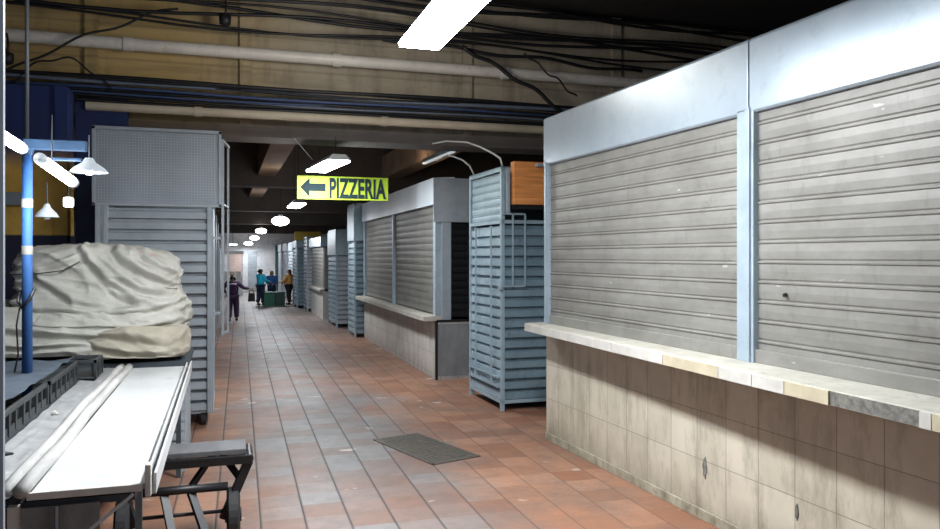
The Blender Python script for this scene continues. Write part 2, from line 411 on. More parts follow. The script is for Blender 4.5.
# fascia
for y0, y1 in ((-3.285, .0), (L, -3.30)):
    MB().prism([(-.015, 3.0), (-.015, 3.48), (.0, 3.5), (.3, 3.5), (.3, 2.985), (.0, 2.985)], 1, y0, y1).build('fascia_panel', 'fascia', k, bevel=.004)
MB().box(.3, 2.6, L, 0, 2.98, 3.44).build('roof', 'slate', k)
MB().box(.12, 2.6, -.08, 0, 1.2, 3.0).build('end_wall', 'slate', k)
MB().box(2.5, 2.6, L, -.08, 1.2, 3.0).build('rear_wall', 'slate', k)
for yy, zz, rr, hh in ((-2.77, .40, .024, .07), (-3.71, .36, .013, .045)):
    g = MB(); n = 14
    g.prism([(yy + rr * math.cos(a * 6.283 / n) * (1 + .35 * math.sin(a * 2.7)), zz + hh * math.sin(a * 6.283 / n) * (1 + .25 * math.cos(a * 3.1))) for a in range(n)], 0, .012, .021)
    g.build('chipped_patch', 'mortar', k, label='small dark chip in the tiled base')
b = MB().bar((.012, -3.6, 1.74), (.012, -3.62, 1.75), .02)
b.build('lock_hole', 'black', k)

# ---------------------------------------------------------------- blue-grey slatted cabinet
c = thing('slatted_cabinet', 'tall blue-grey slatted steel cabinet with an orange wood panel on top', 'cabinet', (3.38, 9.30, 0), R(1))
W, Dp, H = 1.15, 1.24, 3.15
for x, y in ((0, 0), (W, 0), (0, Dp), (W, Dp)):
    MB().box(x, x + .05 if x == 0 else x + .05, y, y + .05, 0, H).build('corner_post', 'bluegrey_l', c, bevel=.004)
for z in (.10, 2.42, H - .06):
    MB().box(.0, W + .05, .0, .045, z, z + .045).box(0, .045, .045, Dp, z, z + .045).box(W, W + .045, .045, Dp, z, z + .045).build('frame_rail', 'bluegrey_l', c)
MB().slats((.05, .03), (W, .03), (0, -1), .15, 2.40, .135, .018, 'louvre').build('front_panel', 'bluegrey', c)
MB().slats((.03, Dp), (.03, .05), (-1, 0), .15, 2.40, .135, .016, 'louvre').build('side_panel', 'bluegrey_l', c)
MB().slats((.03, Dp), (.03, .05), (-1, 0), 2.47, H - .07, .10, .012).build('upper_side_panel', 'bluegrey_l', c)
MB().box(W, W + .03, .05, Dp, .15, H - .1).box(.05, W, Dp, Dp + .03, .15, H - .1).build('rear_panel', 'bluegrey', c)
MB().box(0, W + .05, 0, Dp + .05, H - .02, H).build('roof_sheet', 'bluegrey', c)
g = MB()
for x in (.13, .30): g.box(x, x + .02, -.06, -.04, 1.6, 2.55)
for z in (1.6, 2.53): g.box(-.02, .32, -.06, -.04, z, z + .02)
g.box(-.03, .0, -.06, .05, 1.57, 1.61)
g.build('front_hasp_frame', 'bluegrey_l', c)
g = MB()
for y in (.30, .92): g.box(-.035, -.015, y, y + .025, .3, 2.4)
for z in (.3, .42): g.box(-.03, -.01, .05, Dp, z, z + .02)
g.build('door_frame', 'bluegrey_l', c)
MB().box(.055, .10, -.06, .0, 2.55, 3.1).build('bracket', 'post', c, bevel=.004)
MB().box(.13, .95, -.12, .0, 2.66, 3.21).build('header_panel', 'wood', c, bevel=.004, label='orange wood-grain box panel')
MB().box(.42, .64, -.20, -.12, 3.145, 3.185).build('bracket', 'post', c, bevel=.004)
MB().box(.12, .97, -.11, .0, 2.60, 2.655).build('gap_shade_strip', 'black', c)  # black strip standing in for the shaded gap below the wood panel

for pts, r in (([(3.42, 12.6, 3.62), (3.30, 11.6, 3.58), (3.25, 11.0, 3.48), (3.31, 10.75, 3.40), (3.37, 10.6, 3.30), (3.41, 10.52, 3.16)], .012),
               ([(3.02, 11.42, 3.72), (3.10, 10.9, 3.69), (3.20, 10.2, 3.58), (3.27, 9.8, 3.46), (3.34, 9.5, 3.34), (3.39, 9.36, 3.26), (3.41, 9.34, 3.16)], .013)):
    m = MB().tube(pts, r)
    tag(m.build('conduit', 'conduit', smooth=True), 'thin pale conduit curving down to the %s top corner of the blue-grey cabinet' % ('far' if r < .013 else 'near'), 'conduit')

# ---------------------------------------------------------------- second kiosk
k2 = thing('market_kiosk', 'white-topped kiosk past the blue-grey cabinet, with shutters, counter and open dark end', 'kiosk', (3.25, 12.0, 0))
LL = 6.75
MB().box(.0, 2.4, 0.0, LL, 0, .93).build('tiled_base', 'base2', k2)
MB().box(-.015, .02, -.02, .05, 0, .95).box(.0, 2.4, -.02, .0, .93, .97).build('corner_trim', 'black', k2)
MB().box(.03, 1.6, -.012, .0, .06, .9).build('end_panel', 'greypan', k2)
MB().box(-.22, .2, .0, LL, .95, 1.03).build('countertop', 'stone', k2, bevel=.005)
MB().slats((.03, 3.25), (.03, .15), (-1, 0), 1.05, 2.83, .12, .013).build('roller_shutter', 'shut2', k2)
MB().slats((.03, LL - .15), (.03, 3.4), (-1, 0), 1.05, 2.83, .12, .013).build('roller_shutter', 'shut2', k2)
for y0, y1 in ((-.0, .14), (3.26, 3.39), (LL - .14, LL)):
    MB().box(-.02, .09, y0, y1, 1.03, 2.85).build('post', 'post', k2, bevel=.004)
MB().prism([(-.06, 2.83), (-.06, 3.26), (.3, 3.28), (.3, 2.83)], 1, -.02, LL).build('fascia_panel', 'fascia2', k2)
MB().box(.3, 2.4, -.02, LL, 2.95, 3.26).box(-.055, 2.4, -.035, -.021, 2.55, 3.26).build('end_fascia', 'slate', k2)
MB().box(.09, .24, -.02, .02, .97, 2.6).build('end_post', 'slate', k2)
MB().box(2.3, 2.4, .02, LL, .95, 2.95).box(.2, 2.3, LL - .1, LL, .95, 2.95).build('rear_wall', 'darksteel', k2)
MB().slats((.24, .10), (2.3, .10), (0, -1), 1.0, 2.95, .12, .012).build('dark_opening_sheet', 'black', k2)  # black slats fill the open end in place of its unlit interior

# ---------------------------------------------------------------- cabinets and kiosk further along the right
def far_cabinet(name, label, x, y, w, d, h, front, side, split=.0, xr=None):
    t = thing(name, label, 'cabinet', (x, y, 0))
    for px, py in ((0, 0), (w - .05, 0), (0, d - .05), (w - .05, d - .05)):
        MB().box(px, px + .05, py, py + .05, 0, h).build('corner_post', side, t)
    zt = h - split if split else h - .05
    MB().slats((.04, .02), (w - .04, .02), (0, -1), .1, zt, .14, .014, 'louvre').build('front_panel', front, t)
    MB().slats((.02, d - .04), (.02, .04), (-1, 0), .1, zt, .14, .014, 'louvre').build('side_panel', side, t)
    MB().box(0, w, 0, d, h - .05, h).build('roof_sheet', side, t)
    if split: MB().box(-.02, w, -.03, d, zt + .02, h - .05).build('header_box', side, t, bevel=.01)
    MB().box(w - .03, w - .01, .05, d - .05, .1, zt).box(.05, w - .05, d - .04, d - .02, .1, zt).build('rear_panel', front, t)
    return t
far_cabinet('slatted_cabinet', 'narrow dark teal slatted cabinet with pale header right after the second kiosk', 3.02, 18.85, .95, 1.0, 3.3, 'bluegrey', 'bluegrey_l', .95)
far_cabinet('slatted_cabinet', 'grey slatted cabinet with a bright blue-white side, beyond the narrow teal one', 2.95, 21.6, 1.0, 1.7, 2.75, 'slate', 'bluegrey_l', .75)
k3 = thing('market_kiosk', 'small distant kiosk with glossy white fascia, grey shutter and white base', 'kiosk', (2.95, 24.6, 0))
MB().box(0, 1.6, 0, 3.5, 0, .88).build('tiled_base', 'stonewhite', k3)
MB().box(-.1, .2, 0, 3.5, .88, .95).build('countertop', 'stone', k3)
MB().slats((.03, 3.4), (.03, .1), (-1, 0), .96, 2.3, .12, .013).build('roller_shutter', 'shut', k3)
MB().box(-.08, 1.6, -.02, 3.5, 2.3, 2.62).build('fascia_panel', 'fascia', k3, bevel=.01)
MB().box(.05, 1.6, .0, .05, .88, 2.3).build('end_wall', 'shut', k3)
MB().box(1.5, 1.6, .05, 3.5, .88, 2.3).build('rear_wall', 'slate', k3)
far_cabinet('slatted_cabinet', 'tall dull grey slatted cabinet beside the small distant kiosk', 2.82, 28.3, .9, 1.2, 2.7, 'slate', 'slate_l')
far_cabinet('slatted_cabinet', 'dark blue slatted cabinet with pale blue side near the orange-clad person', 2.62, 30.2, .8, 1.6, 2.6, 'bluegrey', 'bluegrey_l', .3)
y_ = MB().box(0, 1.0, 0, .05, 0, .34).build('yellow_signboard', 'yellow', loc=(2.55, 30.22, 2.60))
tag(y_, 'plain yellow board above the distant dark blue cabinet', 'board')
for i, yy in enumerate((33.5, 37, 40.5)):
    far_cabinet('slatted_cabinet', ['grey slatted cabinet behind the person in orange', 'grey slatted cabinet second behind the person in orange', 'grey slatted cabinet farthest along the right row'][i], 2.75 + .0 * i, yy, 1.5, 2.4, 2.6, 'slate', 'slate_l', .4)

# ---------------------------------------------------------------- left: tall grey cabinet
c = thing('slatted_cabinet', 'tall grey cabinet on casters with wire-mesh upper panel and slatted front, left', 'cabinet', (-1.40, 9.6, 0))
W, Dp, H = 1.30, 1.5, 3.42
MB().slats((.12, .02), (1.20, .02), (0, -1), .18, 2.56, .128, .022, 'louvre').build('slatted_front', 'slate', c)
for x in (0, .085, 1.2):
    MB().box(x, x + .05, -.03, .03, .15 if x != .085 else .2, 2.6).build('front_post', 'slate_l', c, bevel=.004)
MB().box(-.02, 1.34, -.02, .0, 2.60, 3.46).build('mesh_panel', 'mesh', c)
g = MB().box(-.03, 1.36, -.035, .015, 3.44, 3.475).box(-.03, 1.36, -.035, .015, 2.575, 2.605).box(-.03, 0, -.035, .015, 2.58, 3.47).box(1.33, 1.36, -.035, .015, 2.58, 3.47)
g.build('mesh_frame', 'slate_l', c)
MB().box(.02, 1.27, Dp - .03, Dp, .18, 3.36).box(0.01, .03, 0.03, Dp, .18, 3.36).box(1.245, 1.265, 0.03, Dp, .18, 2.58).build('rear_panel', 'slate', c)
MB().box(.0, 1.3, .02, Dp, 3.34, 3.38).build('top_sheet', 'slate', c); MB().box(0, 1.27, .03, Dp, .14, .18).build('base_sheet', 'slate', c)
g = MB()
g.box(1.36, 1.39, .10, .13, 1.05, 3.40).box(1.425, 1.45, .40, .43, 1.05, 3.36).bar((1.375, .115, 3.38), (1.44, .415, 3.35), .03).bar((1.375, .115, 1.07), (1.44, .415, 1.07), .025)
g.bar((1.375, .115, 2.62), (1.44, .415, 2.6), .02)
for z in (1.3, 2.2, 3.0): g.box(1.22, 1.37, .10, .13, z, z + .03)
g.build('side_frame', 'slate_l', c)
for x, y in ((1.16, .07), (.1, .07), (1.16, 1.4), (.1, 1.4)):
    w = MB().tube([(x - .025, y, .07), (x + .025, y, .07)], .07, 18).build('caster_wheel', 'rubber', c)
    MB().box(x - .035, x + .035, y - .04, y + .02, .08, .15).build('caster_fork', 'black', w)
# distant stalls along the left
for i, yy in enumerate((19.5, 24.5, 30.0, 36.0)):
    far_cabinet('slatted_cabinet', ['grey slatted cabinet behind the tall mesh-topped one', 'grey slatted cabinet left of the walking person', 'far left grey slatted cabinet beyond the walking person', 'farthest grey slatted cabinet on the left side'][i], -1.75, yy, 1.55, 2.4, 3.0 if i < 2 else 2.3, 'slate', 'slate_l')
tb = MB().box(0, 1.1, 0, .04, 0, .36).build('hanging_board', 'teal', loc=(-1.35, 12.4, 3.5))
tag(tb, 'dull teal board hanging above the tall grey cabinet', 'board')

# ---------------------------------------------------------------- tarp covered cart
c = thing('market_cart', 'slatted grey steel cart under the tarpaulin, left of the passage', 'cart', (-2.64, 7.62, 0))
MB().slats((0, .0), (2.28, .0), (0, -1), .12, 1.0, .085, .012, 'louvre').build('front_panel', 'slate', c)
MB().slats((2.28, .02), (2.28, 1.1), (1, 0), .12, 1.0, .085, .012, 'louvre').build('side_panel', 'slate', c)
MB().box(-.03, 2.32, -.03, 1.15, .98, 1.03).build('deck', 'darksteel', c)
for x in (0, 2.24):
    for y in (0, 1.08): MB().box(x, x + .05, y, y + .05, 0, 1.0).build('leg', 'slate_l', c)

def lerp(a, b, t): return a + (b - a) * t
def crease_disp(x, z, folds):
    """height of hand-placed folds given as polylines (x, z) with width and depth"""
    d = 0.
    for pl, w, amp in folds:
        best = 9; sg = 1; tt = 0
        n = len(pl) - 1
        for i in range(n):
            ax, az = pl[i]; bx, bz = pl[i + 1]
            ux, uz = bx - ax, bz - az; q = max(0, min(1, ((x - ax) * ux + (z - az) * uz) / (ux * ux + uz * uz)))
            dx, dz = x - ax - q * ux, z - az - q * uz; l = math.hypot(dx, dz)
            if l < best: best = l; sg = 1 if (ux * dz - uz * dx) > 0 else -1; tt = (i + q) / n
        if best < 4 * w:
            e = best * sg; fade = min(1, tt * 4 + .3) * min(1, (1 - tt) * 4 + .3)
            d += amp * fade * (math.exp(-(e / w) ** 2) - .9 * math.exp(-((e + 1.5 * w) / (w * .9)) ** 2))
    return d
def drape(cx, cy, ax, ay, z0, z1, seed, prof, fold=.05, nphi=260, nr=110, lean=None, sq=3.2, folds=()):
    """a cloth thrown over a load: rings from the crown down to the hem"""
    bm = bmesh.new(); rings = []
    for i in range(nr + 1):
        t = i / nr
        for (t0, r0, h0), (t1, r1, h1) in zip(prof, prof[1:]):
            if t <= t1 + 1e-9:
                u = (t - t0) / (t1 - t0); rr = lerp(r0, r1, u); hh = lerp(h0, h1, u); break
        ring = []
        for j in range(nphi):
            a = 2 * math.pi * j / nphi
            ca, sa = math.cos(a), math.sin(a)
            q = (abs(ca) ** sq + abs(sa) ** sq) ** (-1 / sq)
            x, y = ca * q * rr, sa * q * rr
            top = 1 - min(1, max(0, (rr - .55) / .45))
            p = Vector((x * ax, y * ay, lerp(z0, z1, hh)))
            pp = p + Vector((seed, seed * 1.7, 0))
            wx = noise.noise(pp * 1.3) * .5; wz = noise.noise(pp * 1.1 + Vector((9, 2, 5))) * .5
            f1 = noise.noise(Vector((pp.x * 1.3 + pp.z * 1.0, pp.y * 1.2, pp.z * 2.0 - pp.x * .8)))
            f2 = (1 - abs(noise.noise(Vector(((pp.x + wx) * 1.8 - pp.z * 2.2, pp.y * 2.0, (pp.z + wz) * 4.6 + pp.x * 2.0))))) ** 5
            f3 = (1 - abs(noise.noise(Vector(((pp.x + wx) * 4 + pp.z * 5, pp.y * 5, (pp.z + wz) * 9 - pp.x * 4))))) ** 4
            d = fold * (1.2 * f1 + .9 * f2 * (1 - .7 * top) + .35 * f3 * (1 - .7 * top))
            if y < 0 and top < .55: d += (1 - top) * crease_disp(cx + p.x, p.z + .25 * top * (p.y / ay), folds)
            nrm = Vector((x / max(.2, rr) * (1 - top), y / max(.2, rr) * (1 - top), .25 + top)).normalized()
            p += nrm * d
            if lean: p += lean(p, rr, hh)
            ring.append(bm.verts.new((cx + p.x, cy + p.y, p.z)))
        rings.append(ring)
    for a, b_ in zip(rings, rings[1:]):
        for j in range(nphi): bm.faces.new((a[j], a[(j + 1) % nphi], b_[(j + 1) % nphi], b_[j]))
    bmesh.ops.remove_doubles(bm, verts=rings[0], dist=.02)
    mb = MB(); mb.bm.free(); mb.bm = bm
    return mb
tp = thing('tarpaulin', 'crumpled dirty white tarpaulin thrown over the load on the slatted cart', 'tarpaulin', (0, 0, 0))
def lean(p, rr, hh):
    dz = 0
    if hh > .5: dz -= max(0, p.x - .30) * .42 * (hh - .3)
    if hh > .5: dz -= max(0, -p.x - .50) * .10
    return Vector((max(0, .7 - hh) * .05 * (1 if p.x > 0 else -1), -max(0, .6 - hh) * .05, dz))
FO = [([(-1.30, 2.10), (-1.16, 1.92), (-1.02, 1.74), (-.82, 1.60), (-.60, 1.52)], .030, .050),
      ([(-1.05, 2.12), (-.92, 1.96), (-.74, 1.84), (-.50, 1.76)], .032, .055),
      ([(-.86, 2.12), (-.70, 1.98), (-.50, 1.90)], .028, .045),
      ([(-1.86, 1.82), (-1.6, 1.83), (-1.36, 1.90), (-1.22, 1.98)], .022, .04),
      ([(-1.62, 1.84), (-1.48, 1.70), (-1.28, 1.58), (-1.05, 1.52)], .028, .045),
      ([(-1.86, 1.58), (-1.6, 1.52), (-1.3, 1.50), (-1.0, 1.47), (-.7, 1.50), (-.42, 1.58)], .026, .050),
      ([(-1.86, 1.70), (-1.72, 1.66), (-1.58, 1.57)], .022, .035),
      ([(-1.14, 1.80), (-.96, 1.62), (-.76, 1.53)], .020, .035),
      ([(-.95, 1.80), (-.78, 1.66), (-.52, 1.62)], .024, .04),
      ([(-2.1, 1.47), (-1.7, 1.40), (-1.2, 1.33), (-.8, 1.33), (-.45, 1.42)], .024, .045)]
prof = [(0, .02, 1.0), (.30, .78, .99), (.40, .90, .93), (.50, .95, .80), (.62, .95, .62), (.72, .93, .50), (.84, .98, .28), (.93, 1.0, .08), (1, .95, 0)]
drape(-1.14, 8.35, .735, .66, 1.30, 2.10, 3.3, prof, .05, lean=lean, sq=4, folds=FO).build('upper_sheet', 'tarp', tp, smooth=True)
prof2 = [(0, .02, 1.0), (.45, .84, .97), (.6, .95, .85), (.8, 1.0, .4), (.93, 1.0, .1), (1, .96, 0)]
FO2 = [([(-2.7, 1.52), (-2.2, 1.40), (-1.6, 1.33), (-1.1, 1.28), (-.5, 1.30)], .028, .05), ([(-2.7, 1.36), (-2.2, 1.28), (-1.7, 1.20), (-1.2, 1.22)], .024, .045), ([(-2.4, 1.50), (-2.1, 1.47), (-1.9, 1.38)], .025, .05)]
drape(-1.60, 8.32, 1.20, .72, 1.10, 1.56, 8.1, prof2, .045, lean=lambda p, rr, hh: Vector((0, 0, -.06 * max(0, -p.x - .5))), folds=FO2).build('lower_sheet', 'tarp', tp, smooth=True)
for (pts) in ([(-1.86, 1.835), (-1.6, 1.84), (-1.38, 1.87), (-1.24, 1.95)], ):
    m = MB().tube([(x, 7.62 + .01 * i, z) for i, (x, z) in enumerate(pts)], .006, 6)
    m.build('lashing_cord', 'crate', tp, smooth=True)
sag = grime('beige_sacking', (.42, .39, .31), (.28, .255, .20), 4, .8, bmp=.4)
FO3 = [([(-1.2, 1.30), (-.9, 1.27), (-.5, 1.22)], .03, .05), ([(-1.1, 1.2), (-.8, 1.14), (-.5, 1.12)], .03, .04)]
drape(-.80, 7.88, .46, .36, 1.07, 1.34, 15.2, prof2, .035, 140, 60, folds=FO3).build('hanging_flap', sag, tp, smooth=True, label='beige sacking flap below the white sheet')

# ---------------------------------------------------------------- white display table
t = thing('display_table', 'long white-topped trestle table with raised rims in the left foreground', 'table', (-.58, 3.66, 0))
LT = 3.80
MB().box(-.205, .245, 0, LT, .975, 1.0).build('tabletop', 'white', t, bevel=.004, label='glossy white board')
MB().box(-.215, .235, -.02, .0, .972, 1.004).build('front_edge_strip', 'rim', t, bevel=.003)
MB().box(.245, .257, .0, LT, .95, 1.035).box(.280, .292, .0, LT, .95, 1.045).box(.257, .280, .0, LT, .95, .975).build('raised_rim', 'white', t, bevel=.004)
MB().box(.247, .272, -.035, .02, .95, 1.09).build('rim_end_peg', 'rim', t, bevel=.004)
pts = [(-.235 + .006 * math.sin(y * 2.3), y, 1.015 + .005 * math.sin(y * 5)) for y in [-.02 + i * LT / 20 for i in range(21)]]
MB().tube(pts, .032, 14).build('rolled_cover', 'roll', t, smooth=True)
pts = [(-.300 + .006 * math.sin(y * 1.9 + 1), y, 1.015 + .005 * math.sin(y * 4)) for y in [-.02 + i * LT / 20 for i in range(21)]]
MB().tube(pts, .030, 12).build('rolled_cover', 'roll', t, smooth=True)
g = MB(); bm = g.bm; nx, ny = 14, 70
vv = [[bm.verts.new((-.51 + .24 * i / nx, -.05 + (LT + .05) * j / ny, 1.02 - .02 * (i / nx) + .010 * noise.noise(Vector((i * .5, j * .35, 2))))) for j in range(ny + 1)] for i in range(nx + 1)]
for i in range(nx):
    for j in range(ny): bm.faces.new((vv[i][j], vv[i + 1][j], vv[i + 1][j + 1], vv[i][j + 1]))
g.build('plastic_sheet', 'sheet', t, smooth=True)
MB().box(-.50, .20, .04, LT, .92, .95).build('under_frame', 'darksteel', t)
MB().box(-.50, -.26, .02, LT, .94, .985).build('side_shelf', 'darksteel', t)
for x, y, m in ((-.285, -.02, 'rim'), (.16, LT - .05, 'darksteel'), (-.50, LT - .05, 'darksteel')):
    MB().box(x, x + .04, y, y + .04, 0, .95 if m == 'rim' else .9).build('leg', m, t)
MB().box(.05, .09, 1.5, 1.54, 0, .9).build('leg', 'darksteel', t)
MB().bar((.20, -.03, .965), (-.26, -.03, .60), .024, .012).build('diagonal_brace', 'white', t)
MB().box(-.28, .06, .02, .035, .0, .93).build('hanging_sheet', 'undercloth', t)
MB().box(-.11, -.10, .01, .03, .3, .93).build('frame_rod', 'slate_l', t)
b = MB().box(-.33, -.29, -.035, .0, .955, 1.0).box(-.36, -.335, -.03, .01, .975, 1.03)
b.bar((-.38, -.02, 1.02), (-.30, -.03, .985), .02)
b.build('corner_clamp', 'black', t)
tag(MB().tube([(-1.07, 4.22, 1.045), (-1.04, 4.17, 1.055), (-1.0, 4.20, 1.05), (-.975, 4.215, 1.045)], [.012, .01, .011, .005], 8).build('scrap', 'black', smooth=True), 'small dark scrap lying on the grey plastic sheet', 'scrap')
tag(MB().tube([(-1.0, 5.2, 1.04), (-.985, 5.215, 1.05), (-.965, 5.21, 1.04)], [.008, .016, .008], 8).build('scrap', 'stonewhite', smooth=True), 'tiny white scrap on the grey plastic sheet', 'scrap')

# plastic crates along the left of the table
def crate(x, y, l, label, w=.75, h=.15, z=1.03):
    o = thing('plastic_crate', label, 'crate', (x, y, z), group='dark plastic crates beside the white table')
    g = MB().box(-w, 0, 0, l, 0, .012)
    g.box(-.02, 0, 0, l, h - .03, h).box(-w, -w + .02, 0, l, h - .03, h).box(-w, 0, 0, .02, h - .03, h).box(-w, 0, l - .02, l, h - .03, h)
    g.box(-.015, -.004, 0, l, .0, .05).box(-.040, -.028, .02, l - .02, .012, h - .03)
    n = max(3, int(l / .16))
    for i in range(n + 1):
        yy = lerp(.0, l - .025, i / n); g.box(-.02, .004 if i % 2 else 0, yy, yy + .03, .0, h - .02)
        g.box(-w, -w + .02, yy, yy + .03, 0, h - .02)
    for xx in ((-w + .2, -w + .45) if w > .5 else ()): g.box(xx, xx + .03, 0, .02, 0, h)
    g.build('crate_body', 'crate', o, bevel=.002)
    return o
for i, (y, l) in enumerate(((3.35, 1.12), (4.50, 1.12), (5.65, 1.0))):
    crate(-1.11 + .01 * i, y, l, ['dark plastic crate nearest the camera beside the white table', 'dark plastic crate in the middle of the row by the blue pole', 'dark plastic crate just past the blue pole'][i])
crate(-.97, 6.70, .34, 'small black crate at the far end of the row below the tarpaulin', .22, .15)
stand = thing('stall_counter', 'dark stall counter carrying the row of plastic crates at the left edge', 'counter', (-2.5, 3.2, 0))
MB().box(0, 1.40, 0, 4.2, .97, 1.03).build('counter_top', 'darksteel', stand)
for x in (0, 1.34):
    for y in (0, 4.1): MB().box(x, x + .045, y, y + .045, 0, .97).build('leg', 'darksteel', stand)
MB().box(.02, .04, .0, 4.15, .1, .97).build('side_panel', 'undercloth', stand)
g = MB(); bm = g.bm; nx, ny = 24, 60
vv = [[bm.verts.new((-2.5 + 1.36 * i / nx, 3.4 + 3.25 * j / ny, 1.20 + .018 * noise.noise(Vector((i * .35, j * .3, 7))))) for j in range(ny + 1)] for i in range(nx + 1)]
for i in range(nx):
    for j in range(ny): bm.faces.new((vv[i][j], vv[i + 1][j], vv[i + 1][j + 1], vv[i][j + 1]))
tag(g.build('cloth_cover', 'cloth', smooth=True), 'blue-grey cloth spread over the dark plastic crates around the blue pole', 'cloth')

# blue pole with arm
p = thing('lamp_post', 'bright blue pole with a side arm rising from the crates', 'pole', (-1.29, 5.94, 1.03))
MB().tube([(0, 0, .0), (0, 0, 1.66)], .033, 16).build('pole', 'bluepole', p, smooth=True)
for z in (.98, 1.30): MB().tube([(0, 0, z), (0, 0, z + .06)], .036, 16).build('tape_band', 'tape', p)
MB().box(-.02, .37, -.03, .03, 1.70, 1.77).bar((0, 0, 1.64), (.03, 0, 1.74), .045).box(.05, .34, -.025, .025, 1.63, 1.65).build('arm', 'armblue', p, bevel=.005)
MB().tube([(-.045, 0, .72), (-.05, -.02, .66), (-.02, -.05, .62), (.02, -.04, .67), (.045, 0, .74), (0, .04, .76), (-.045, 0, .72)], .012, 8).build('knotted_wire', 'black', p, smooth=True)
MB().tube([(-.04, -.02, .62), (-.06, -.02, .5), (-.05, -.02, .3), (-.07, -.03, .18)], .006, 6).build('loose_wire', 'black', p, smooth=True)

def tube_lamp(a, b_, label):
    a, b_ = Vector(a), Vector(b_); mid = (a + b_) / 2
    o = thing('tube_lamp', label, 'lamp', mid)
    a -= mid; b_ -= mid; d = (b_ - a).normalized()
    MB().tube([a, b_], .036, 14).build('glowing_tube', 'tubes', o, smooth=True)
    for q in (a - d * .05, b_): MB().tube([q, q + d * .05], .038, 14).build('end_cap', 'shade', o, smooth=True)
    MB().tube([a + d * .2 + Vector((0, 0, .04)), a + d * .2 + Vector((0, 0, .35))], .005, 6).build('hanging_wire', 'cable', o)
    return o
tube_lamp((-1.36, 5.15, 2.78), (-1.30, 5.78, 2.725), 'glowing fluorescent tube at the left edge of the frame above the blue pole')
tube_lamp((-1.12, 5.55, 2.615), (-1.06, 6.2, 2.54), 'glowing fluorescent tube slanting down right of the blue pole')
def shade_lamp(loc, r, label, mat='shade', glow=False):
    o = thing('shade_lamp', label, 'lamp', loc)
    MB().tube([(0, 0, 0), (0, 0, .03), (0, 0, .07), (0, 0, .10)], [r, r * .8, r * .35, r * .2], 24, cap=False).build('lamp_shade', mat, o, smooth=True)
    MB().tube([(0, 0, -.015), (0, 0, .02), (0, 0, .05)], [.02, .028, .015], 14).build('light_bulb', 'bulb' if glow else 'shade', o, smooth=True)
    MB().tube([(0, 0, .1), (0, 0, .26)], .005, 6).build('cord', 'cable', o)
    return o
shade_lamp((-.90, 5.90, 2.58), .125, 'wide white lamp shade hanging at the end of the blue arm', glow=True)
shade_lamp((-1.27, 6.45, 2.29), .085, 'small unlit lamp shade hanging below the slanting tube')
o = thing('hanging_bulb', 'small square glowing bulb hanging under the slanting tube', 'lamp', (-1.22, 7.0, 2.44))
MB().box(-.035, .035, -.035, .035, -.04, .04).build('glass', 'bulb', o, bevel=.015)
MB().tube([(0, 0, .04), (0, 0, .25)], .005, 6).build('cord', 'cable', o)
tag(MB().box(0, .30, 0, .12, 0, .16).build('junction_box', 'slate_l', loc=(-2.62, 10.63, 2.62), bevel=.01), 'pale grey box mounted on the ochre wall behind the blue pole', 'box')
# near steel post at frame edge
sp = MB().box(-0.621, -0.602, 2.493, 2.513, 0, 5.9).build('steel_post', 'slate_l'); tag(sp, 'slim pale steel post rising along the left edge of the frame', 'post')
rd = MB().tube([(-2.205, 10.146, 3.3), (-2.205, 10.146, 5.99)], .022, 10).build('hanging_rod', 'slate_l', smooth=True); tag(rd, 'thin grey rod hanging from the ceiling at the upper left', 'rod')

# ---------------------------------------------------------------- hand trolley
h = thing('hand_trolley', 'black iron hand trolley with grey plank top beside the white table', 'trolley', (-.28, 5.62, 0))
MB().box(-.46, .42, -.02, .28, .62, .655).build('top_plank', 'plank', h, bevel=.004)
g = MB().box(-.46, .46, -.05, .0, .555, .615)
g.tube([(.44, -.035, .585), (.44, .30, .585)], .032, 12)
g.build('upper_beam', 'black', h, bevel=.004)
for sx, a, b_ in ((1, (.44, 0, .57), (.27, -.02, .18)), (-1, (-.42, 0, .57), (-.30, -.02, .18))):
    MB().bar(a, b_, .05, .06).build('end_post', 'black', h, bevel=.004)
MB().tube([(-.46, -.02, .405), (.30, -.02, .405)], .03, 12).build('lower_beam', 'black', h, smooth=True)
MB().tube([(-.40, -.02, .235), (.27, -.02, .235)], .013, 10).build('tie_rod', 'black', h, smooth=True)
for a, b_ in (((.20, .1, .60), (.06, 0, .42)), ((.26, .1, .60), (.38, .02, .44)), ((-.10, .1, .6), (-.22, 0, .42))):
    MB().bar(a, b_, .035, .035).build('strut', 'black', h)
for a, b_ in (((-.12, 0, .40), (-.02, -.25, .03)), ((.05, 0, .40), (.20, -.25, .03))):
    MB().bar(a, b_, .05, .03).build('lower_strut', 'black', h)
for x in (.335, -.37):
    w = MB().tube([(x - .045, 0.02, .19), (x - .03, 0.02, .19), (x + .03, 0.02, .19), (x + .045, 0.02, .19)], [.165, .19, .19, .165], 28).build('wheel', 'rubber', h, smooth=False)
    MB().tube([(x - .055, .02, .19), (x + .055, .02, .19)], .05, 16).build('hub', 'black', w)
g = MB().box(-.33, -.19, -.065, -.052, .50, .515).box(-.33, -.19, -.065, -.052, .585, .60).box(-.33, -.315, -.065, -.052, .5, .6).box(-.205, -.19, -.065, -.052, .5, .6)
g.build('steel_loop', 'post', h)

